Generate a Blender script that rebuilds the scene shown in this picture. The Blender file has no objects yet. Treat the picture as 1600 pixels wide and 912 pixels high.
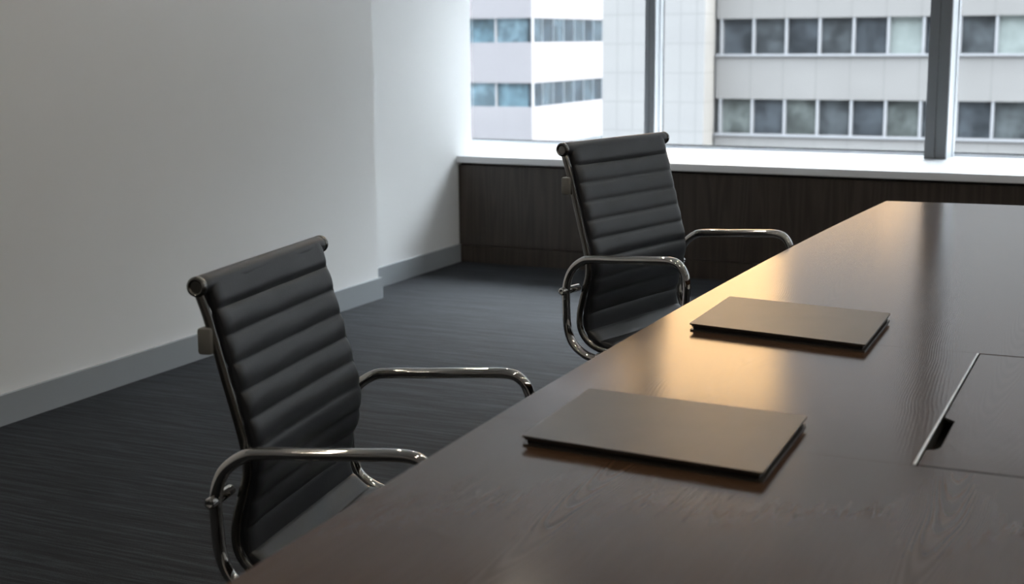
import bpy, bmesh, math, random
from mathutils import Vector, Matrix
random.seed(7)
S = bpy.context.scene
COL = S.collection
R = math.radians

# ------------------------------------------------------------------ camera
CAM_H = 1.28
yaw, pitch, roll = R(24.719), R(10.274), R(-0.407)
fw = Vector((-math.sin(yaw) * math.cos(pitch), math.cos(yaw) * math.cos(pitch), -math.sin(pitch)))
rt = Vector((math.cos(yaw), math.sin(yaw), 0))
up = rt.cross(fw)
r_ = rt * math.cos(roll) + up * math.sin(roll)
u_ = up * math.cos(roll) - rt * math.sin(roll)
cd = bpy.data.cameras.new('camera')
cam = bpy.data.objects.new('camera', cd)
COL.objects.link(cam)
cam.matrix_world = Matrix(((r_.x, u_.x, -fw.x, 0), (r_.y, u_.y, -fw.y, 0), (r_.z, u_.z, -fw.z, CAM_H), (0, 0, 0, 1)))
cd.sensor_width = 36
cd.lens = 2171.29 * 36 / 1600
cd.clip_start = 0.05
cd.clip_end = 1000
cd.dof.use_dof = True
cd.dof.focus_distance = 3.1
cd.dof.aperture_fstop = 5.6
S.camera = cam

# ------------------------------------------------------------------ light
SKY = 1.0
w = bpy.data.worlds.new('sky')
S.world = w
w.use_nodes = True
nt = w.node_tree
bg = nt.nodes['Background']
tc = nt.nodes.new('ShaderNodeTexCoord')
sx = nt.nodes.new('ShaderNodeSeparateXYZ')
rp = nt.nodes.new('ShaderNodeValToRGB')
nt.links.new(tc.outputs['Generated'], sx.inputs[0])
nt.links.new(sx.outputs['Z'], rp.inputs[0])
rp.color_ramp.elements[0].position = 0.3
rp.color_ramp.elements[0].color = (0.70, 0.72, 0.76, 1)
rp.color_ramp.elements[1].position = 0.75
rp.color_ramp.elements[1].color = (30.0, 31.9, 34.2, 1)
az = nt.nodes.new('ShaderNodeMapRange')           # sky graded by hand: brighter on the street side, dimmed behind the camera
az.inputs['From Min'].default_value = -0.5
az.inputs['From Max'].default_value = 0.5
az.inputs['To Min'].default_value = 0.38
az.inputs['To Max'].default_value = 1.0
nt.links.new(sx.outputs['Y'], az.inputs['Value'])
vm = nt.nodes.new('ShaderNodeVectorMath')
vm.operation = 'SCALE'
nt.links.new(rp.outputs[0], vm.inputs[0])
nt.links.new(az.outputs[0], vm.inputs['Scale'])
nt.links.new(vm.outputs[0], bg.inputs['Color'])
bg.inputs['Strength'].default_value = SKY

sun_d = bpy.data.lights.new('sun', 'SUN')
sun_d.energy = 3.9
sun_d.color = (1.0, 0.84, 0.62)
sun_d.angle = R(1.0)
sun = bpy.data.objects.new('sun', sun_d)
COL.objects.link(sun)
sdir = Vector((-1, 0.05, -math.tan(R(16)))).normalized()      # low evening sun along the street
sun.rotation_euler = sdir.to_track_quat('-Z', 'Y').to_euler()

S.view_settings.view_transform = 'Standard'
S.view_settings.look = 'None'
S.view_settings.gamma = 1.0
S.view_settings.use_curve_mapping = False
S.view_settings.exposure = 0.12

# ------------------------------------------------------------------ materials
def mat(name, col=(0.5, 0.5, 0.5), rough=0.5, metal=0.0, spec=0.5, ior=1.5, **kw):
    m = bpy.data.materials.new(name)
    m.use_nodes = True
    b = m.node_tree.nodes['Principled BSDF']
    b.inputs['Base Color'].default_value = (*col, 1)
    b.inputs['Roughness'].default_value = rough
    b.inputs['Metallic'].default_value = metal
    b.inputs['Specular IOR Level'].default_value = spec
    b.inputs['IOR'].default_value = ior
    for k, v in kw.items():
        b.inputs[k].default_value = v
    return m

class N:
    """little node helper"""
    def __init__(s, m):
        s.t = m.node_tree
        s.b = s.t.nodes['Principled BSDF']
    def new(s, t, **kw):
        n = s.t.nodes.new(t)
        for k, v in kw.items():
            if k in n.inputs:
                n.inputs[k].default_value = v
            else:
                setattr(n, k, v)
        return n
    def link(s, a, b):
        s.t.links.new(a, b)
    def coords(s, scale, rot=(0, 0, 0)):
        c = s.new('ShaderNodeTexCoord')
        mp = s.new('ShaderNodeMapping')
        mp.inputs['Scale'].default_value = scale
        mp.inputs['Rotation'].default_value = rot
        s.link(c.outputs['Object'], mp.inputs['Vector'])
        return mp.outputs['Vector']
    def noise(s, vec, scale=1, detail=4, rough=0.55, dist=0):
        n = s.new('ShaderNodeTexNoise', Scale=scale, Detail=detail, Roughness=rough, Distortion=dist)
        s.link(vec, n.inputs['Vector'])
        return n.outputs['Fac']
    def ramp(s, fac, stops):
        r = s.new('ShaderNodeValToRGB')
        e = r.color_ramp.elements
        while len(e) < len(stops):
            e.new(0.5)
        for i, (p, c) in enumerate(stops):
            e[i].position = p
            e[i].color = (*c, 1) if len(c) == 3 else c
        s.link(fac, r.inputs[0])
        return r.outputs[0]
    def math(s, op, a, b):
        n = s.new('ShaderNodeMath', operation=op)
        for i, v in enumerate((a, b)):
            if isinstance(v, (int, float)):
                n.inputs[i].default_value = v
            else:
                s.link(v, n.inputs[i])
        return n.outputs[0]
    def bump(s, h, strength=0.2, dist=0.002):
        n = s.new('ShaderNodeBump', Strength=strength, Distance=dist)
        s.link(h, n.inputs['Height'])
        s.link(n.outputs[0], s.b.inputs['Normal'])

# painted wall
M_wall = mat('painted_plaster', (0.74, 0.745, 0.74), 0.85, spec=0.3)
n = N(M_wall)
v = n.coords((1, 1, 1))
n.link(n.ramp(n.noise(v, 1.3, 3), [(0.3, (0.87, 0.878, 0.878)), (0.7, (0.895, 0.903, 0.903))]), n.b.inputs['Base Color'])
n.bump(n.noise(v, 160, 2), 0.06, 0.001)
M_ceil = mat('ceiling_paint', (0.86, 0.86, 0.85), 0.9, spec=0.2)
M_dwall = mat('taupe_wall_paint', (0.62, 0.60, 0.57), 0.9, spec=0.2)
M_base = mat('grey_skirting_paint', (0.35, 0.378, 0.40), 0.5, spec=0.4)

# carpet: fine streaks running across the room
M_carpet = mat('streaked_carpet', (0.05, 0.055, 0.06), 0.8, spec=0.3)
n = N(M_carpet)
v1 = n.coords((2.2, 60, 1))
v2 = n.coords((9, 230, 1))
v3 = n.coords((240, 240, 240))
a = n.noise(v1, 1, 5, 0.65, 0.4)
b = n.noise(v2, 1, 3, 0.6)
c = n.noise(v3, 1, 2)
h = n.math('ADD', n.math('MULTIPLY', a, 0.5), n.math('ADD', n.math('MULTIPLY', b, 0.3), n.math('MULTIPLY', c, 0.2)))
n.link(n.ramp(h, [(0.40, (0.005, 0.0062, 0.0078)), (0.5, (0.0165, 0.019, 0.0232)), (0.60, (0.043, 0.048, 0.056))]), n.b.inputs['Base Color'])
n.bump(h, 0.5, 0.004)

# espresso table veneer, cathedral grain along y
def wood(name, dark, mid, light, axis, rough, bump, fine=1.0, spec=0.5):
    m = mat(name, mid, rough, spec=spec)
    n = N(m)
    sc = {'y': (5.5, 0.42, 5.5), 'z': (9, 9, 0.5)}[axis]
    sf = {'y': (190, 7, 190), 'z': (150, 150, 4)}[axis]
    base = n.coords(sc)
    warp = n.noise(base, 0.75, 2, 0.45)
    rings = n.math('FRACT', n.math('MULTIPLY', warp, 13.0), 0)
    rings = n.math('POWER', n.math('SUBTRACT', 1.0, n.math('ABSOLUTE', n.math('SUBTRACT', n.math('MULTIPLY', rings, 2.0), 1.0), 0)), 1.6)
    grain = n.noise(n.coords(sf), 1, 4, 0.6)
    mix = n.math('ADD', n.math('MULTIPLY', rings, 0.38), n.math('MULTIPLY', grain, 0.62))
    n.link(n.ramp(mix, [(0.25, dark), (0.48, mid), (0.75, light)]), n.b.inputs['Base Color'])
    n.bump(n.math('ADD', n.math('MULTIPLY', grain, 0.8), n.math('MULTIPLY', rings, 0.35)), bump, 0.0012)
    return m
M_table = mat('espresso_table_veneer', (0.06, 0.04, 0.03), 0.15, spec=0.19)
n = N(M_table)
c = n.new('ShaderNodeTexCoord')
sp = n.new('ShaderNodeSeparateXYZ')
n.link(c.outputs['Object'], sp.inputs[0])
wob = n.math('SUBTRACT', n.noise(n.coords((0.6, 1.3, 0.6)), 1, 2), 0.5)
wob2 = n.math('SUBTRACT', n.noise(n.coords((9, 7, 9)), 1, 3), 0.5)
xl = n.math('ADD', n.math('ADD', sp.outputs['X'], 0.79), n.math('MULTIPLY', wob, 0.09))
xl = n.math('SUBTRACT', n.math('MULTIPLY', n.math('FRACT', n.math('DIVIDE', xl, 0.40), 0), 0.40), 0.20)
x2 = n.math('MULTIPLY', xl, xl)
ph = n.math('SUBTRACT', n.math('MULTIPLY', sp.outputs['Y'], 13.0), n.math('MULTIPLY', x2, 4600.0))
ph = n.math('ADD', ph, n.math('MULTIPLY', wob2, 0.9))
ring = n.math('MULTIPLY', n.math('ADD', n.math('SINE', n.math('MULTIPLY', ph, 6.2832), 0), 1.0), 0.5)
fade = n.new('ShaderNodeMapRange')
fade.inputs['From Min'].default_value = 0.0045
fade.inputs['From Max'].default_value = 0.0004
n.link(x2, fade.inputs['Value'])
fd = fade.outputs[0]
rg = n.math('ADD', n.math('MULTIPLY', n.math('SUBTRACT', ring, 0.5), fd), 0.5)
grain = n.noise(n.coords((170, 9, 170)), 1, 4, 0.62)
cloud = n.noise(n.coords((3, 0.8, 3)), 1, 3)
mixv = n.math('ADD', n.math('ADD', n.math('MULTIPLY', rg, 0.34), n.math('MULTIPLY', grain, 0.26)), n.math('MULTIPLY', cloud, 0.40))
n.link(n.ramp(mixv, [(0.30, (0.066, 0.0365, 0.0210)), (0.5, (0.080, 0.0455, 0.0270)), (0.70, (0.097, 0.057, 0.035))]), n.b.inputs['Base Color'])
ph2 = n.math('ADD', n.math('SUBTRACT', n.math('MULTIPLY', sp.outputs['Y'], 17.0), n.math('MULTIPLY', x2, 1000.0)), n.math('MULTIPLY', wob2, 1.6))
ring2 = n.math('POWER', n.math('MULTIPLY', n.math('ADD', n.math('SINE', n.math('MULTIPLY', ph2, 6.2832), 0), 1.0), 0.5), 2.0)
pores = n.noise(n.coords((420, 30, 420)), 1, 2, 0.5)
n.bump(n.math('ADD', n.math('ADD', n.math('MULTIPLY', grain, 0.5), n.math('MULTIPLY', pores, 0.5)), n.math('ADD', n.math('MULTIPLY', rg, 0.25), n.math('MULTIPLY', ring2, 0.32))), 0.06, 0.0012)
M_panel = wood('dark_walnut_panel', (0.028, 0.020, 0.015), (0.043, 0.032, 0.025), (0.058, 0.044, 0.035), 'z', 0.42, 0.1)
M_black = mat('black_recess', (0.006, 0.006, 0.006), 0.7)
M_ledge = mat('white_solid_surface', (0.74, 0.75, 0.77), 0.3, spec=0.4)

# leather
def leather(name, col, rough, sc=420, bump=0.12):
    m = mat(name, col, rough, spec=0.5)
    n = N(m)
    v = n.coords((1, 1, 1))
    vo = n.new('ShaderNodeTexVoronoi', Scale=sc)
    n.link(v, vo.inputs['Vector'])
    big = n.noise(v, 14, 3)
    n.link(n.ramp(big, [(0.3, tuple(x * 0.85 for x in col)), (0.7, tuple(x * 1.15 for x in col))]), n.b.inputs['Base Color'])
    n.bump(n.math('ADD', vo.outputs['Distance'], n.math('MULTIPLY', big, 0.8)), bump, 0.001)
    return m
M_leather = leather('black_chair_leather', (0.0185, 0.0215, 0.027), 0.38)
M_folder = leather('brown_black_folder_leatherette', (0.050, 0.044, 0.039), 0.36, 700, 0.05)
M_page = mat('black_folder_lining', (0.010, 0.010, 0.011), 0.6)
M_chrome = mat('polished_chrome', (0.66, 0.65, 0.635), 0.06, 1.0)
M_rail = mat('dark_polished_aluminium', (0.22, 0.215, 0.205), 0.2, 1.0)
M_alu = mat('satin_aluminium', (0.62, 0.63, 0.63), 0.32, 1.0)
M_plastic = mat('grey_plastic', (0.22, 0.22, 0.21), 0.45)
M_blackplastic = mat('black_plastic', (0.02, 0.02, 0.02), 0.45)
M_mull = mat('grey_anodised_mullion', (0.13, 0.138, 0.145), 0.38, 0.2)
M_frame_lit = mat('pale_frame_and_lit_side', (0.80, 0.84, 0.88), 0.4, 0.0)  # pale window frames, and the daylit mullion side put into colour
M_gasket = mat('black_gasket', (0.03, 0.035, 0.04), 0.6)

# window glass: clear, with a fresnel reflection
M_glass = bpy.data.materials.new('window_glass')
M_glass.use_nodes = True
t = M_glass.node_tree
t.nodes.remove(t.nodes['Principled BSDF'])
tr = t.nodes.new('ShaderNodeBsdfTransparent')
tr.inputs['Color'].default_value = (0.95, 0.97, 0.97, 1)
gl = t.nodes.new('ShaderNodeBsdfGlossy')
gl.inputs['Roughness'].default_value = 0.02
fr = t.nodes.new('ShaderNodeFresnel')
fr.inputs['IOR'].default_value = 1.25
mx = t.nodes.new('ShaderNodeMixShader')
t.links.new(fr.outputs[0], mx.inputs[0])
t.links.new(tr.outputs[0], mx.inputs[1])
t.links.new(gl.outputs[0], mx.inputs[2])
t.links.new(mx.outputs[0], t.nodes['Material Output'].inputs['Surface'])

# ------------------------------------------------------------------ mesh helpers
def build(name, bm, material, parent=None, smooth=False, recalc=True):
    if recalc:
        bmesh.ops.recalc_face_normals(bm, faces=bm.faces)
    me = bpy.data.meshes.new(name)
    bm.to_mesh(me)
    bm.free()
    me.materials.append(material)
    if smooth:
        for p in me.polygons:
            p.use_smooth = True
        try:
            me.set_sharp_from_angle(angle=R(smooth if smooth is not True else 40))
        except Exception:
            pass
    o = bpy.data.objects.new(name, me)
    COL.objects.link(o)
    if parent is not None:
        o.parent = parent
    return o

def tag(o, label=None, cat=None, group=None, kind=None):
    if label: o['label'] = label
    if cat: o['category'] = cat
    if group: o['group'] = group
    if kind: o['kind'] = kind
    return o

def empty(name, loc=(0, 0, 0), rz=0.0):
    o = bpy.data.objects.new(name, None)
    o.empty_display_size = 0.1
    o.location = loc
    o.rotation_euler = (0, 0, rz)
    COL.objects.link(o)
    return o

def add_box(bm, x0, x1, y0, y1, z0, z1, bev=0.0, fn=None):
    g = bmesh.ops.create_cube(bm, size=1.0)
    vs = g['verts']
    for q in vs:
        q.co = Vector((x0 if q.co.x < 0 else x1, y0 if q.co.y < 0 else y1, z0 if q.co.z < 0 else z1))
    if bev:
        es = list({e for q in vs for e in q.link_edges})
        r = bmesh.ops.bevel(bm, geom=es, offset=bev, segments=2, affect='EDGES', profile=0.5)
        vs = list({q for f in r['faces'] for q in f.verts} | {q for q in vs if q.is_valid})
    if fn:
        for q in vs:
            q.co = Vector(fn(q.co))
    return vs

def add_prism(bm, poly, z0, z1, bev=0.0):
    lo = [bm.verts.new((x, y, z0)) for x, y in poly]
    hi = [bm.verts.new((x, y, z1)) for x, y in poly]
    k = len(poly)
    f1 = bm.faces.new(lo[::-1])
    f2 = bm.faces.new(hi)
    for i in range(k):
        j = (i + 1) % k
        bm.faces.new((lo[i], lo[j], hi[j], hi[i]))
    if bev:
        es = list(f2.edges)
        bmesh.ops.bevel(bm, geom=es, offset=bev, segments=3, affect='EDGES', profile=0.5)

def spline(pts, n=8, closed=False):
    """catmull-rom through points"""
    P = [Vector(p) for p in pts]
    out = []
    k = len(P)
    for i in range(k if closed else k - 1):
        if closed:
            a, b, c, d = P[i - 1], P[i], P[(i + 1) % k], P[(i + 2) % k]
        else:
            b, c = P[i], P[i + 1]
            a = P[i - 1] if i else b * 2 - c
            d = P[i + 2] if i + 2 < k else c * 2 - b
        for j in range(n):
            s = j / n
            out.append(0.5 * ((2 * b) + (c - a) * s + (2 * a - 5 * b + 4 * c - d) * s * s + (3 * b - a - 3 * c + d) * s ** 3))
    if not closed:
        out.append(P[-1].copy())
    return out

def add_sweep(bm, pts, sec, side=Vector((0, 1, 0)), closed=False):
    """sweep a section [(a,b)..] (a along side, b along normal) on a path"""
    pts = [Vector(p) for p in pts]
    k = len(pts)
    rings = []
    for i, p in enumerate(pts):
        if closed:
            tg = pts[(i + 1) % k] - pts[i - 1]
        else:
            tg = pts[min(i + 1, k - 1)] - pts[max(i - 1, 0)]
        tg.normalize()
        sd = side - tg * side.dot(tg)
        if sd.length < 1e-4:
            sd = tg.orthogonal()
        sd.normalize()
        nn = tg.cross(sd)
        rings.append([bm.verts.new(p + sd * a + nn * b) for a, b in sec])
    m = len(sec)
    for i in range(k if closed else k - 1):
        A, B = rings[i], rings[(i + 1) % k]
        for j in range(m):
            bm.faces.new((A[j], A[(j + 1) % m], B[(j + 1) % m], B[j]))
    if not closed:
        bm.faces.new(rings[0][::-1])
        bm.faces.new(rings[-1])

def circ(r, n=16, sx=1.0):
    return [(r * sx * math.cos(2 * math.pi * i / n), r * math.sin(2 * math.pi * i / n)) for i in range(n)]

def add_lathe(bm, prof, c=(0, 0, 0), axis='z', n=32):
    c = Vector(c)
    rings = []
    for r, h in prof:
        ring = []
        for i in range(n):
            a = 2 * math.pi * i / n
            p = (r * math.cos(a), r * math.sin(a), h)
            if axis == 'y':
                p = (p[0], p[2], p[1])
            elif axis == 'x':
                p = (p[2], p[0], p[1])
            ring.append(bm.verts.new(c + Vector(p)))
        rings.append(ring)
    for A, B in zip(rings, rings[1:]):
        for i in range(n):
            bm.faces.new((A[i], A[(i + 1) % n], B[(i + 1) % n], B[i]))
    bm.faces.new(rings[0])
    bm.faces.new(rings[-1][::-1])

# ------------------------------------------------------------------ the room shell
CEIL = 2.75
X_R, Y_B = 4.5, -3.5
W0 = Vector((-3.665, 7.2, 0))
wa = R(2.0)
wt = Vector((math.cos(wa), -math.sin(wa), 0))
wn = Vector((math.sin(wa), math.cos(wa), 0))
def WP(s, d, z=0.0):
    return W0 + wt * s + wn * d + Vector((0, 0, z))
def wfn(co):            # local (s, d, z) of the window wall -> world
    return WP(co.x, co.y, co.z)
S_END = (X_R - W0.x) / math.cos(wa)

bm = bmesh.new(); add_box(bm, -4.8, 4.8, -3.7, 8.6, -0.2, 0.0)
tag(build('floor', bm, M_carpet), kind='structure')
bm = bmesh.new(); add_box(bm, -4.8, 4.8, -3.7, 8.6, CEIL, CEIL + 0.2)
tag(build('ceiling', bm, M_ceil), kind='structure')
bm = bmesh.new()
add_prism(bm, [(-3.505, Y_B), (-3.505, 6.0), (-3.665, 6.0), (-3.665, 7.40), (-4.15, 8.38), (-4.75, 8.5), (-4.75, Y_B)], 0, CEIL)
tag(build('wall_left', bm, M_wall), kind='structure')
bm = bmesh.new(); add_box(bm, X_R, X_R + 0.2, Y_B, 8.5, 0, CEIL)
tag(build('wall_right', bm, M_dwall), kind='structure')
bm = bmesh.new(); add_box(bm, -4.75, X_R + 0.2, Y_B - 0.2, Y_B, 0, CEIL)
tag(build('wall_back', bm, M_dwall), kind='structure')
BBH = 0.105
bm = bmesh.new()
add_prism(bm, [(-3.505, Y_B), (-3.505, 6.0), (-3.665, 6.0), (-3.665, 7.215), (-3.650, 7.215), (-3.650, 6.016), (-3.489, 6.016), (-3.489, Y_B)], 0, BBH)
tag(build('baseboard_left', bm, M_base), kind='structure')

# window wall: spandrel below and header above the glazing
G = 1.03          # glazing line, metres behind the ledge front
SILL = 0.622
HEAD = 2.60
bm = bmesh.new()
add_box(bm, -0.52, S_END, G + 0.04, G + 0.25, 0, 0.60, fn=wfn)
add_box(bm, -0.52, S_END, G - 0.02, G + 0.25, HEAD + 0.05, CEIL, fn=wfn)
tag(build('wall_window', bm, M_wall), kind='structure')

muls = [(0.82, 0.88, 0.88), (2.503, 2.617, 0.78), (4.24, 4.30, 0.88), (5.95, 6.064, 0.78), (7.68, 7.74, 0.88)]
for i, (s0, s1, d0) in enumerate(muls):
    bm = bmesh.new()
    mid = (s0 + s1) / 2
    g = 0.0025 if s1 - s0 > 0.1 else 0.0012
    add_box(bm, s0, mid - g, d0, G + 0.02, SILL, HEAD + 0.05, 0.002, wfn)
    add_box(bm, mid + g, s1, d0, G + 0.02, SILL, HEAD + 0.05, 0.002, wfn)
    add_box(bm, mid - 0.006, mid + 0.006, d0 + 0.006, G + 0.01, SILL, HEAD + 0.05, 0, wfn)
    o = tag(build('trim_%d' % (i + 1), bm, M_mull), kind='structure')
    bm = bmesh.new()  # pale strip: daylight on the mullion flank put into its colour
    add_box(bm, s1, s1 + 0.004, d0 + 0.012, G - 0.03, SILL, HEAD + 0.05, 0, wfn)
    add_box(bm, s1, s1 + 0.012, G - 0.075, G - 0.03, SILL, HEAD + 0.05, 0.001, wfn)
    tag(build('lit_side_strip', bm, M_frame_lit, o), 'side strip painted pale as the lit mullion flank')
    bm = bmesh.new()
    for a0, a1 in ((s0 - 0.004, s0), (s1, s1 + 0.004)):
        add_box(bm, a0, a1, G - 0.02, G + 0.01, SILL, HEAD + 0.05, 0, wfn)
    build('gasket', bm, M_gasket, o)
bays = [(-0.44, 0.816), (0.884, 2.499), (2.621, 4.236), (4.304, 5.946), (6.068, 7.676), (7.744, S_END)]
for i, (s0, s1) in enumerate(bays):
    bm = bmesh.new()
    add_box(bm, s0, s1, G - 0.015, G + 0.035, SILL, SILL + 0.014, 0.002, wfn)
    add_box(bm, s0, s1, G - 0.02, G + 0.035, HEAD, HEAD + 0.05, 0.002, wfn)
    o = tag(build('window_%d' % (i + 1), bm, M_frame_lit), kind='structure')
    bm = bmesh.new()
    add_box(bm, s0, s1, G, G + 0.006, SILL + 0.014, HEAD, 0, wfn)
    build('glass_pane', bm, M_glass, o)
    bm = bmesh.new()
    add_box(bm, s0, s1, G - 0.006, G - 0.0005, SILL + 0.014, SILL + 0.022, 0, wfn)
    build('gasket', bm, M_gasket, o)

# the deep white ledge and the dark cabinet run under it
led = []
for x, y in ((-3.662, 7.2), (-3.662, 7.398), (-4.095, 8.265)):
    led.append((x, y))
p = WP(S_END - 0.002, G + 0.03); led.append((p.x, p.y))
p = WP(S_END - 0.002, 0); led.append((p.x, p.y))
bm = bmesh.new()
add_prism(bm, led, 0.583, SILL, 0.004)
o = build('window_ledge', bm, M_ledge, smooth=30)
tag(o, 'long deep white window ledge on the dark wood cabinet under the glass', 'ledge')
cab = empty('window_cabinet', WP(0, 0.02))
tag(cab, 'long dark walnut built-in cabinet front under the white window ledge', 'cabinet')
def cabpart(name, boxes, m):
    bm = bmesh.new()
    for b_ in boxes:
        add_box(bm, *b_, 0.0015, lambda co: tuple(WP(co.x, co.y, co.z) - cab.location))
    return build(name, bm, m, cab)
E_ = S_END - 0.004
cabpart('front_panel', [(0.004, E_, 0.02, 0.05, 0.104, 0.568)], M_panel)
cabpart('plinth', [(0.004, E_, 0.022, 0.05, 0.0, 0.100)], M_panel)
cabpart('carcass', [(0.004, E_, 0.05, 0.9, 0.0, 0.583)], M_black)

# ------------------------------------------------------------------ conference table
TZ = 0.75
HX0, HX1, HY0, HY1 = -0.247, 0.247, 1.738, 2.428
CY_T = 2.6
def edge_x(y):
    return -0.838 + 0.0130 * (y - CY_T) ** 2
Y0T, Y1T = 0.55, 4.655
tbl = empty('conference_table', (0, CY_T, 0))
tag(tbl, 'long dark espresso wood conference table with bowed sides and a flush cable hatch', 'table')
def far_y(x):            # the short ends bow very slightly
    return 0.03 * (1 - (x / 0.8) ** 2)
ys = [Y0T + (Y1T - Y0T) * i / 60 for i in range(61)]
left = [(edge_x(y), y) for y in ys]
right = [(-edge_x(y), y) for y in ys]
xs = [-0.247 + 0.494 * i / 8 for i in range(9)]
bm = bmesh.new()
T0 = TZ - 0.03
e1, e0 = Y1T, Y0T
L_ = left + [(-0.5, e1 + far_y(0.5)), (HX0, e1 + far_y(HX0)), (HX0, e0 - far_y(HX0)), (-0.5, e0 - far_y(0.5))]
R_ = [(-x, y) for x, y in L_][::-1]
def off(poly):
    return [(x, y - CY_T) for x, y in poly]
def top_solid(poly):
    add_prism(bm, off(poly), T0, TZ)
def clip(poly, lo, hi):          # the veneer is jointed in line with the hatch ends
    out = []
    def cut(P, y, keep_above):
        res = []
        for i in range(len(P)):
            a_, b_ = P[i - 1], P[i]
            ia, ib = (a_[1] >= y) == keep_above, (b_[1] >= y) == keep_above
            if ia != ib:
                t_ = (y - a_[1]) / (b_[1] - a_[1])
                res.append((a_[0] + (b_[0] - a_[0]) * t_, y))
            if ib:
                res.append(b_)
        return res
    return cut(cut(poly, lo, True), hi, False)
for P_ in (L_, R_):
    for lo_, hi_ in ((-9, HY0), (HY0 + 0.0006, HY1), (HY1 + 0.0006, 99)):
        top_solid(clip(P_, lo_, hi_))
top_solid([(x, HY1) for x in (HX0, HX1)] + [(x, e1 + far_y(x)) for x in xs[::-1]])
top_solid([(x, e0 - far_y(x)) for x in xs] + [(HX1, HY0), (HX0, HY0)])
top = build('tabletop', bm, M_table, tbl)
# hatch: lid with a finger notch, metal strip, dark box beneath
g = 0.003
bm = bmesh.new()
nx = HX0 + 0.022
lid = [(HX0 + 0.006, HY0 + 0.006), (HX1 - g, HY0 + 0.006), (HX1 - g, HY1 - g), (HX0 + 0.006, HY1 - g),
       (HX0 + 0.006, 1.988), (nx, 1.972), (nx, 1.835), (nx - 0.004, 1.822), (HX0 + 0.006, 1.812)]
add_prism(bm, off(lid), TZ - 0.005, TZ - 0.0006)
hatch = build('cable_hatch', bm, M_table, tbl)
hatch.data.materials.append(M_black)        # shade of the gap painted black on the lid sides
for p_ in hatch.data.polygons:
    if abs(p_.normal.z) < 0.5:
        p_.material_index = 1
bm = bmesh.new()
add_box(bm, HX0, HX0 + 0.0035, HY0 + 0.004 - CY_T, HY1 - 0.001 - CY_T, TZ - 0.02, TZ + 0.0004)
tag(build('metal_edge', bm, M_alu, tbl), 'thin metal strip along the hatch')
bm = bmesh.new()
add_box(bm, HX0 - 0.01, HX1 + 0.01, HY0 - 0.01 - CY_T, HY1 + 0.01 - CY_T, TZ - 0.12, TZ - 0.031)
build('cable_box', bm, M_black, tbl)
for yy in (1.5, 3.9):
    bm = bmesh.new()
    add_box(bm, -0.34, 0.34, yy - 0.12 - CY_T, yy + 0.12 - CY_T, 0.0, T0, 0.004)
    build('pedestal', bm, M_panel, tbl)

# ------------------------------------------------------------------ leather folders
def folder(label, fl, fr, br, bl):
    """corners on the table (world xy)"""
    c = [sum(q[i] for q in (fl, fr, br, bl)) / 4 for i in (0, 1)]
    root = empty('portfolio_folder', (c[0], c[1], TZ))
    tag(root, label, 'folder', 'closed dark folders on the table')
    q = [Vector((p_[0] - c[0], p_[1] - c[1])) for p_ in (fl, fr, br, bl)]
    def quad(ins):
        ex = (q[1] - q[0]).normalized(); ey = (q[3] - q[0]).normalized()
        sg = [(1, 1), (-1, 1), (-1, -1), (1, -1)]
        return [q[i] + ex * ins * sg[i][0] + ey * ins * sg[i][1] for i in range(4)]
    def rounded(pts, r):
        out = []
        for i in range(4):
            a, b, d = pts[i - 1], pts[i], pts[(i + 1) % 4]
            da = (a - b).normalized() * r; dd = (d - b).normalized() * r
            for j in range(5):
                s = j / 4
                out.append(tuple((b + da) * (1 - s) ** 2 + b * 2 * s * (1 - s) + (b + dd) * s * s))
        return out
    bm = bmesh.new(); add_prism(bm, rounded(quad(0), 0.004), 0.0112, 0.0140, 0.0008)
    build('front_cover', bm, M_folder, root)
    bm = bmesh.new(); add_prism(bm, rounded(quad(0.0008), 0.004), 0.0, 0.0026, 0.0008)
    build('back_cover', bm, M_folder, root)
    bm = bmesh.new(); add_prism(bm, rounded(quad(0.006), 0.002), 0.0026, 0.0070)
    build('paper_block', bm, M_page, root)
    bm = bmesh.new(); add_prism(bm, rounded(quad(0.0035), 0.002), 0.0076, 0.0098, 0.0005)
    build('inner_flap', bm, M_folder, root)
    # spine along the back edge
    ex = q[2] - q[3]
    bm = bmesh.new()
    a, b = q[3] + ex * 0.02, q[3] + ex * 0.98
    pts = [Vector((a.x, a.y, 0.007)), Vector((b.x, b.y, 0.007))]
    add_sweep(bm, pts, circ(0.0068, 12, 0.45), side=Vector((0, 1, 0)))
    build('spine', bm, M_folder, root, smooth=40)
folder('closed dark folder nearer the camera, beside the cable hatch', (-0.735, 1.622), (-0.400, 1.590), (-0.4095, 1.868), (-0.7445, 1.894))
folder('closed dark folder further off, in front of the second chair', (-0.7535, 2.417), (-0.422, 2.358), (-0.430, 2.656), (-0.7605, 2.712))

# ------------------------------------------------------------------ office chairs
# side profile of the sling, (forward, up), seat at its lowest setting
PROF = [(0.000, 0.897), (0.019, 0.842), (0.044, 0.749), (0.061, 0.687), (0.074, 0.634), (0.077, 0.590), (0.067, 0.550),
        (0.056, 0.510), (0.051, 0.475), (0.057, 0.446), (0.080, 0.422), (0.120, 0.410), (0.180, 0.408), (0.260, 0.413),
        (0.360, 0.426), (0.440, 0.432), (0.480, 0.424), (0.498, 0.398)]
U0 = 0.25          # chair origin: this far in front of the top tube
def path3(pts, n=10):
    return [Vector((p.x - U0, 0, p.y)) for p in spline([(a, b, 0) for a, b in pts], n)]
def resample(P, ds):
    out = [P[0].copy()]; acc = 0.0
    L = [0.0]
    for a, b in zip(P, P[1:]):
        L.append(L[-1] + (b - a).length)
    n = max(2, round(L[-1] / ds))
    j = 0
    for i in range(1, n + 1):
        s = L[-1] * i / n
        while j < len(L) - 2 and L[j + 1] < s:
            j += 1
        f = (s - L[j]) / (L[j + 1] - L[j])
        out.append(P[j].lerp(P[j + 1], f))
    return out
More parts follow.
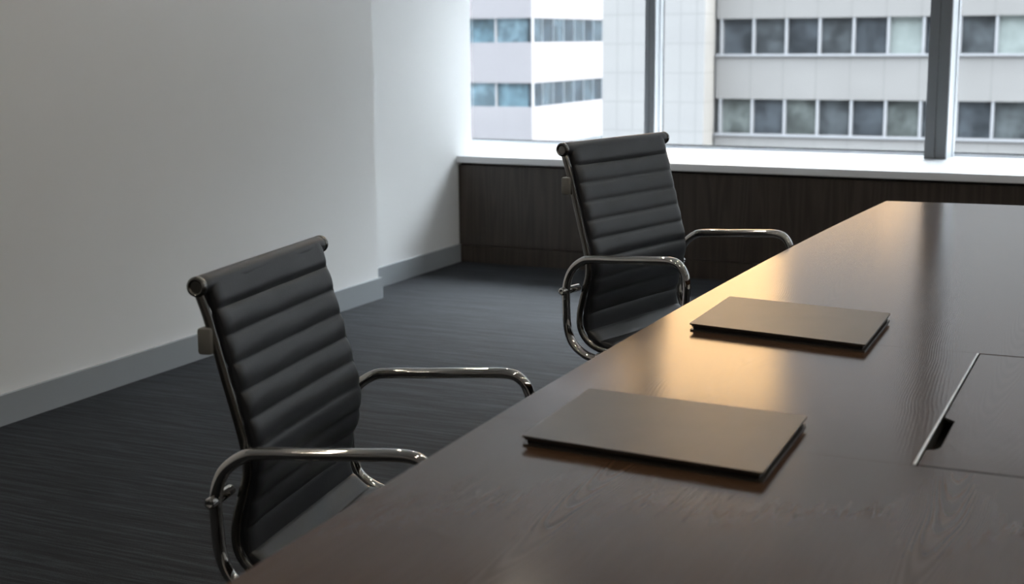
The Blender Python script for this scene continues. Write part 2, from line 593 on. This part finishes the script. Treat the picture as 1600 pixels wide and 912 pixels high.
CL = resample(path3(PROF), 0.0470 / 12)
DS = sum((b - a).length for a, b in zip(CL, CL[1:])) / (len(CL) - 1)
def normals(P):
    out = []
    for i in range(len(P)):
        tg = (P[min(i + 1, len(P) - 1)] - P[max(i - 1, 0)]).normalized()
        out.append(Vector((-tg.z, 0, tg.x)) * 1.0)   # front / upper side
    return out
NM = normals(CL)
PITCH = 0.0470
def sling(i0, i1, name, parent, cap_top):
    VS = [-0.223, -0.2212, -0.217, -0.208, -0.195, -0.15, -0.10, -0.05, 0, 0.05, 0.10, 0.15, 0.195, 0.208, 0.217, 0.2212, 0.223]
    def edge(v_):
        d = 0.223 - abs(v_)
        return min(1.0, 0.55 + 0.45 * math.sqrt(min(1, d / 0.012)))
    bm = bmesh.new()
    cols = []
    for v_ in VS:
        e = edge(v_)
        sag = -0.005 * (1 - (v_ / 0.220) ** 2)
        ring = []
        fr_, bk_ = [], []
        for i in range(i0, i1 + 1):
            s = i * DS
            ph = (s - 0.046) / PITCH
            fphase = ph - math.floor(ph)
            bul = math.sin(math.pi * fphase) ** 0.42
            f = 0.0070 + 0.0073 * bul
            sg = sag
            if s < 0.046:           # first panel runs straight up over the top tube
                k = s / 0.046
                f = 0.0158 - 0.0015 * k
                if k > 0.8:
                    f = 0.0070 + 0.0073 * max(0.0, 1 - ((k - 0.8) / 0.2)) ** 0.42
                sg = sag * max(0.0, k - 0.2)
            b = -(0.005 + 0.004 * bul)
            jit = 0.0007 * math.sin(v_ * 31 + i * 0.37) + 0.0005 * math.sin(v_ * 71 - i * 0.21)
            P = CL[i] + Vector((0, v_, 0))
            fr_.append(P + NM[i] * (f * e + sg + jit))
            bk_.append(P + NM[i] * (b * e + sg))
        cols.append([bm.verts.new(p_) for p_ in fr_ + bk_[::-1]])
    m = len(cols[0])
    for A, B in zip(cols, cols[1:]):
        for j in range(m):
            bm.faces.new((A[j], A[(j + 1) % m], B[(j + 1) % m], B[j]))
    bm.faces.new(cols[0][::-1]); bm.faces.new(cols[-1])
    if cap_top:         # leather wrapped round the top tube
        prof = [(0.010, -0.2385), (0.0150, -0.2385), (0.0162, -0.235), (0.0166, -0.22), (0.0166, 0.22), (0.0162, 0.235), (0.0150, 0.2385), (0.010, 0.2385)]
        add_lathe(bm, prof, (0.0 - U0, 0, 0.895), 'y', 32)
    return build(name, bm, M_leather, parent, smooth=50)

def make_chair():
    root = empty('office_chair')
    upper = []
    def add(o):
        upper.append(o); return o
    i_split = min(range(len(CL)), key=lambda i: (CL[i] - Vector((0.058 - U0, 0, 0.440))).length)
    add(sling(0, i_split, 'backrest', root, True))
    add(sling(i_split, len(CL) - 1, 'seat', root, False))
    # rails
    for sgn in (-1, 1):
        bm = bmesh.new()
        pts = [CL[i] + Vector((0, sgn * 0.2345, 0)) - NM[i] * 0.007 for i in range(2, len(CL), 3)]
        hw, hd = 0.0055, 0.0075
        sec = [(-hw, -hd + 0.003), (-hw + 0.003, -hd), (hw - 0.003, -hd), (hw, -hd + 0.003), (hw, hd - 0.003), (hw - 0.003, hd), (-hw + 0.003, hd), (-hw, hd - 0.003)]
        add_sweep(bm, pts, sec)
        add(build('side_rail', bm, M_rail, root, smooth=50))
        # end cap of the top tube: dished chrome disc
        bm = bmesh.new()
        pr = [(0.004, 0.2475), (0.0095, 0.2475), (0.0105, 0.2495), (0.0125, 0.2505), (0.0155, 0.2495), (0.0168, 0.2465), (0.0168, 0.2400), (0.0155, 0.2380)]
        pr = [(r, h * sgn) for r, h in pr]
        add_lathe(bm, pr, (-U0, 0, 0.895), 'y', 32)
        add(build('end_cap', bm, M_rail, root, smooth=40))
        # closed loop arm
        ap = [(0.035, 0.560), (0.052, 0.603), (0.090, 0.631), (0.130, 0.638), (0.200, 0.642), (0.290, 0.648), (0.366, 0.651), (0.397, 0.637), (0.412, 0.602),
              (0.410, 0.550), (0.400, 0.495), (0.380, 0.435), (0.342, 0.400), (0.270, 0.390), (0.190, 0.389), (0.130, 0.392), (0.088, 0.403), (0.056, 0.425), (0.039, 0.462), (0.035, 0.510)]
        bm = bmesh.new()
        pts = [Vector((p_.x - U0, sgn * 0.279, p_.y)) for p_ in spline([(a, b, 0) for a, b in ap], 6, True)]
        add_sweep(bm, pts, circ(0.0105, 16, 1.1), closed=True)
        add(build('armrest', bm, M_chrome, root, smooth=60))
        # bolts tying the loop to the rail
        for k, (a, b) in enumerate([(0.034, 0.553), (0.130, 0.398), (0.290, 0.396)]):
            bm = bmesh.new()
            ln = 0.301 if k == 0 else 0.285
            pr = [(0.004, ln - 0.001), (0.0055, ln), (0.0085, ln - 0.0005), (0.0095, ln - 0.003), (0.0095, 0.226)]
            add_lathe(bm, [(r, h * sgn) for r, h in pr], (a - U0, 0, b), 'y', 20)
            add(build('arm_bolt', bm, M_chrome, root, smooth=40))
    # spreader behind the back
    bm = bmesh.new()
    ub, zb = 0.030, 0.806
    for sgn in (-1, 1):
        add_box(bm, ub - 0.033 - U0, ub - 0.008 - U0, sgn * 0.2345 - 0.014, sgn * 0.2345 + 0.009 * 1, zb - 0.022, zb + 0.022, 0.005)
    pts = [Vector((ub - 0.030 - 0.022 * math.cos(v_ / 0.235 * math.pi / 2) - U0, v_, zb)) for v_ in [-0.228 + 0.456 * i / 16 for i in range(17)]]
    add_sweep(bm, pts, [(-0.016, -0.004), (0.016, -0.004), (0.016, 0.004), (-0.016, 0.004)], side=Vector((0, 0, 1)))
    add(build('back_spreader', bm, M_plastic, root, smooth=40))
    # mechanism under the seat
    bm = bmesh.new()
    for a in (0.130, 0.290):
        add_sweep(bm, [Vector((a - U0, -0.24, 0.396)), Vector((a - U0, 0.24, 0.396))], circ(0.009, 12), side=Vector((0, 0, 1)))
    add_box(bm, -0.14, 0.06, -0.055, 0.055, 0.352, 0.402, 0.008)
    add(build('tilt_mechanism', bm, M_blackplastic, root, smooth=40))
    bm = bmesh.new()
    add_lathe(bm, [(0.014, 0.14), (0.014, 0.36)], (0, 0, 0), 'z', 20)
    add(build('gas_piston', bm, M_chrome, root, smooth=40))
    # base stays on the floor
    bm = bmesh.new()
    add_lathe(bm, [(0.02, 0.075), (0.034, 0.080), (0.036, 0.12), (0.026, 0.125), (0.025, 0.29), (0.018, 0.295)], (0, 0, 0), 'z', 24)
    for k in range(5):
        a = R(72 * k + 20)
        d = Vector((math.cos(a), math.sin(a), 0))
        pts = [d * 0.025 + Vector((0, 0, 0.100)), d * 0.15 + Vector((0, 0, 0.092)), d * 0.29 + Vector((0, 0, 0.074))]
        add_sweep(bm, spline(pts, 4), [(-0.018, -0.012), (0.018, -0.012), (0.013, 0.012), (-0.013, 0.012)], side=Vector((-d.y, d.x, 0)))
    build('star_base', bm, M_chrome, root, smooth=40)
    for k in range(5):
        a = R(72 * k + 20)
        c_ = Vector((0.275 * math.cos(a), 0.275 * math.sin(a), 0))
        bm = bmesh.new()
        tn = Vector((-math.sin(a), math.cos(a), 0))
        for s_ in (-1, 1):
            add_sweep(bm, [c_ + tn * (s_ * 0.006) + Vector((0, 0, 0.026)), c_ + tn * (s_ * 0.024) + Vector((0, 0, 0.026))], circ(0.026, 20), side=Vector((0, 0, 1)))
        add_sweep(bm, [c_ + Vector((0, 0, 0.03)), c_ + Vector((0, 0, 0.070))], circ(0.008, 10))
        build('caster', bm, M_blackplastic, root, smooth=40)
    return root, upper

def place_chair(root, near, yw):
    u = Vector((math.cos(yw), math.sin(yw), 0)); vv = Vector((-math.sin(yw), math.cos(yw), 0))
    p = Vector((near[0], near[1], 0)) + vv * 0.25 + u * U0
    root.location = p
    root.rotation_euler = (0, 0, yw)
ch1, upper1 = make_chair()
place_chair(ch1, (-1.373, 1.773), R(8.9))
tag(ch1, 'black ribbed leather office chair in the foreground, standing lower, nearest the camera', 'chair', 'office chairs along the table')
ch2 = ch1.copy(); COL.objects.link(ch2)
ups = {o.name for o in upper1}
LIFT = 0.12
for o in list(ch1.children):
    k = o.copy(); COL.objects.link(k); k.parent = ch2
    if o.name in ups:
        k.location = (0, 0, LIFT)
        if o.name.startswith('armrest'):      # this chair's arm loops are a little shorter
            k.scale.x = 0.89
            k.location.x = -0.215 * (1 - 0.89)
place_chair(ch2, (-1.313, 3.146), R(-11.7))
ch2['label'] = 'black ribbed leather office chair set higher, standing further back towards the window'

# ------------------------------------------------------------------ recessed ceiling downlights
M_lamp = bpy.data.materials.new('warm_lamp')
M_lamp.use_nodes = True
t = M_lamp.node_tree
t.nodes.remove(t.nodes['Principled BSDF'])
em = t.nodes.new('ShaderNodeEmission')
em.inputs['Color'].default_value = (1.0, 0.87, 0.70, 1)
em.inputs['Strength'].default_value = 250
t.links.new(em.outputs[0], t.nodes['Material Output'].inputs['Surface'])
M_white = mat('white_metal_ring', (0.8, 0.8, 0.78), 0.4)
def downlight(x, y, label):
    root = empty('ceiling_downlight', (x, y, CEIL))
    tag(root, label, 'ceiling light', 'recessed ceiling downlights')
    bm = bmesh.new()
    prof = [(0.036, -0.001), (0.052, -0.001), (0.055, -0.006), (0.040, -0.010), (0.036, -0.006)]
    rings = []
    add_lathe(bm, [(0.036, 0.0), (0.055, 0.0), (0.055, -0.004), (0.040, -0.010), (0.036, -0.006)], (0, 0, 0), 'z', 28)
    build('ring', bm, M_white, root, smooth=40)
    bm = bmesh.new()
    add_lathe(bm, [(0.034, -0.0105), (0.034, -0.0125), (0.030, -0.0135)], (0, 0, 0), 'z', 24)
    build('lamp', bm, M_lamp, root)
for x in (-2.2, -0.7, 0.8, 2.3):
    for y in (0.1, 1.7, 3.3, 4.9):
        downlight(x, y, 'small round warm recessed downlight in the ceiling above the meeting room')

# ------------------------------------------------------------------ buildings across the street
GZ = -22.0
M_road = mat('street_asphalt', (0.16, 0.16, 0.16), 0.9)
bm = bmesh.new(); add_box(bm, -260, 120, 10, 420, GZ - 1, GZ)
tag(build('ground', bm, M_road), kind='structure')

def facade_mat(name, a, b, sx_, sz_, off=(0, 0), joint=0.03, seam=0.8):
    """panels with thin joints, by object coordinates (x or y across, z up)"""
    m = mat(name, a, 0.7, spec=0.3)
    n = N(m)
    c = n.new('ShaderNodeTexCoord')
    sp = n.new('ShaderNodeSeparateXYZ')
    n.link(c.outputs['Object'], sp.inputs[0])
    hx = n.math('ADD', sp.outputs['X'], sp.outputs['Y'])
    fx = n.math('FRACT', n.math('DIVIDE', n.math('ADD', hx, off[0]), sx_), 0)
    fz = n.math('FRACT', n.math('DIVIDE', n.math('ADD', sp.outputs['Z'], off[1]), sz_), 0)
    jx = n.math('LESS_THAN', fx, joint / sx_)
    jz = n.math('LESS_THAN', fz, joint / sz_)
    j = n.math('MAXIMUM', jx, jz)
    base = n.ramp(n.noise(n.coords((0.25, 0.25, 0.6)), 1, 3), [(0.3, a), (0.7, b)])
    mx_ = n.new('ShaderNodeMixRGB')
    n.link(j, mx_.inputs[0]); n.link(base, mx_.inputs[1])
    mx_.inputs[2].default_value = (*[q * seam for q in a], 1)
    n.link(mx_.outputs[0], n.b.inputs['Base Color'])
    return m
M_f2 = facade_mat('grey_spandrel_panels', (0.178, 0.174, 0.172), (0.196, 0.192, 0.19), 1.478, 100, (18.03 - 0.0, 0), 0.05, 0.86)
M_tile = facade_mat('pale_tile_cladding', (0.215, 0.213, 0.216), (0.232, 0.23, 0.23), 0.75, 1.30, (0, 0.35), 0.045, 0.84)
M_f1 = facade_mat('white_tower_panels', (0.195, 0.188, 0.202), (0.21, 0.203, 0.216), 30, 100, (0, 0), 0.04, 0.9)
M_f3 = facade_mat('warm_glow_stone', (0.80, 0.46, 0.20), (0.86, 0.51, 0.23), 4, 3.6, (0, 0), 0.2, 0.6)  # evening warmth put into the stone colour for the table reflection
M_mulw = mat('pale_window_frame', (0.24, 0.245, 0.26), 0.5)
M_mulg = mat('steel_window_frame', (0.10, 0.12, 0.14), 0.5)
def paneglass(name, col, ior=1.6, var=0.45):
    m = mat(name, col, 0.06, spec=0.5, ior=ior)
    n = N(m)         # blotchy reflections painted into the pane colour
    f = n.noise(n.coords((0.9, 0.9, 0.8)), 1, 3, 0.6)
    n.link(n.ramp(f, [(0.36, tuple(q * (1 - var) for q in col)), (0.64, tuple(q * (1 + var) for q in col))]), n.b.inputs['Base Color'])
    return m
G_dark = [paneglass('dark_pane_a', (0.045, 0.052, 0.060)), paneglass('dark_pane_b', (0.055, 0.062, 0.068)), paneglass('dark_pane_c', (0.062, 0.070, 0.074))]
G_pale = paneglass('pane_with_pale_blind', (0.22, 0.25, 0.245), 1.5, 0.15)
G_mid = paneglass('greenish_grey_pane', (0.085, 0.096, 0.094))
G_blue = [paneglass('blue_pane_a', (0.075, 0.125, 0.155), 1.8), paneglass('blue_pane_b', (0.11, 0.165, 0.20), 1.8)]
G_side = [paneglass('slate_pane_a', (0.020, 0.031, 0.042), 1.6), paneglass('slate_pane_b', (0.030, 0.044, 0.056), 1.6)]

# -- right-hand grey building with pale tiled stair tower
b2 = empty('office_building', (-9, 62, GZ))
tag(b2, 'grey panelled office block with two rows of dark windows, across the street', 'building')
o2 = Vector(b2.location)
def part(parent, name, boxes, m, bev=0.0):
    bm = bmesh.new()
    o_ = Vector(parent.location)
    for b_ in boxes:
        add_box(bm, *b_, bev, (lambda co: tuple(co - o_)))
    return build(name, bm, m, parent)
TOP2 = 6.2
rows2 = [(0.585 + 3.56 * k, 2.150 + 3.56 * k) for k in (-3, -2, -1, 0, 1)]
zc = [GZ]
spands = []
for z0, z1 in rows2:
    spands.append((zc[-1], z0)); zc.append(z1)
spands.append((zc[-1], TOP2))
XL2, XR2 = -18.25, 4.0
part(b2, 'facade', [(XL2, XR2, 62.0, 62.6, a, b) for a, b in spands], M_f2)
part(b2, 'core', [(XL2, XR2, 62.6, 72, GZ, TOP2 - 0.3)], M_f2)
part(b2, 'window_sill', [(XL2, XR2, 61.90, 62.1, z0 - 0.10, z0) for z0, z1 in rows2], M_mulw)
mx2 = [-18.03 + 1.478 * k for k in range(15)]
for ri, (z0, z1) in enumerate(rows2):
    if ri not in (2, 3):
        part(b2, 'window_band', [(XL2, XR2, 62.25, 62.35, z0, z1)], G_dark[1])
        continue
    for x in mx2:
        if x < XR2:
            part(b2, 'window_mullion', [(x - 0.055, x + 0.055, 62.02, 62.3, z0, z1)], M_mulw)
    edges = [XL2] + mx2 + [XR2]
    for k, (a, b) in enumerate(zip(edges, edges[1:])):
        if b - a < 0.05: continue
        if ri == 3:
            m = {6: G_pale, 9: G_pale}.get(k, G_dark[(k * 7 + 1) % 2])
        else:
            m = {6: G_mid, 1: G_mid, 3: G_mid}.get(k, G_dark[(k * 5 + 2) % 3])
        part(b2, 'window_pane', [(a, b, 62.25, 62.35, z0, z1)], m)
tw = part(b2, 'stair_tower', [(-23.2, -18.35, 60.5, 72, GZ, TOP2 + 1.5)], M_tile)

# -- left-hand white tower, its street side in the sun
b1 = empty('office_building', (-40, 80, GZ))
tag(b1, 'white office tower with blue ribbon windows turning the corner, seen at left', 'building')
X1, Y1a, Y1b, TOP1 = -33.15, 75.0, 89.8, 24.0
rows1 = [(1.14 + 3.74 * k, 2.53 + 3.74 * k) for k in range(-5, 6)]
zc = GZ; sp = []
for z0, z1 in rows1:
    sp.append((zc, z0)); zc = z1
sp.append((zc, TOP1))
part(b1, 'facade', [(-56, X1, Y1a, Y1b, a, b) for a, b in sp], M_f1)
part(b1, 'core', [(-55.6, X1 - 0.35, Y1a + 0.35, Y1b - 0.3, GZ, TOP1 - 0.5)], M_black)
for ri, (z0, z1) in enumerate(rows1):
    vis = ri in (3, 4, 5)
    xsn = [X1 - 2.3 * k for k in range(0, 6)]
    if vis:
        for x in xsn:
            part(b1, 'window_mullion', [(x - 0.10, x, Y1a + 0.05, Y1a + 0.3, z0, z1)], M_mulw)
        for k in range(1, 9):
            part(b1, 'window_mullion', [(X1 - 0.3, X1 - 0.035, Y1a + 1.645 * k - 0.05, Y1a + 1.645 * k + 0.05, z0, z1)], M_mulg)
    else:
        part(b1, 'window_band', [(-55, X1 - 0.18, Y1a + 0.18, Y1b - 0.4, z0, z1)], G_side[0])
        continue
    for k in range(5):
        part(b1, 'window_pane', [(xsn[k + 1], xsn[k] - 0.10, Y1a + 0.18, Y1a + 0.26, z0, z1)], G_blue[(k + ri) % 2])
    for k in range(9):
        part(b1, 'window_pane', [(X1 - 0.26, X1 - 0.05, Y1a + 1.645 * k + 0.05, Y1a + 1.645 * (k + 1) - 0.05, z0, z1)], G_side[(k * 5 + ri) % 2])

# -- invented stone buildings, out of view, added for the warm glow on the table
for (ya, yb, top, lab) in ((97, 136, 46.0, 'added unseen stone building behind the white tower, source of the table glow'),
                           (194, 232, 25.0, 'second added unseen stone building, furthest off, for the table glow')):
    b3 = empty('added_glow_building', (-40, (ya + yb) / 2, GZ))
    tag(b3, lab, 'building')
    part(b3, 'facade', [(-48, -33.15, ya, yb, GZ, top)], M_f3)
    part(b3, 'cornice', [(-48.4, -32.6, ya - 0.3, yb + 0.3, top, top + 0.8)], M_f3)
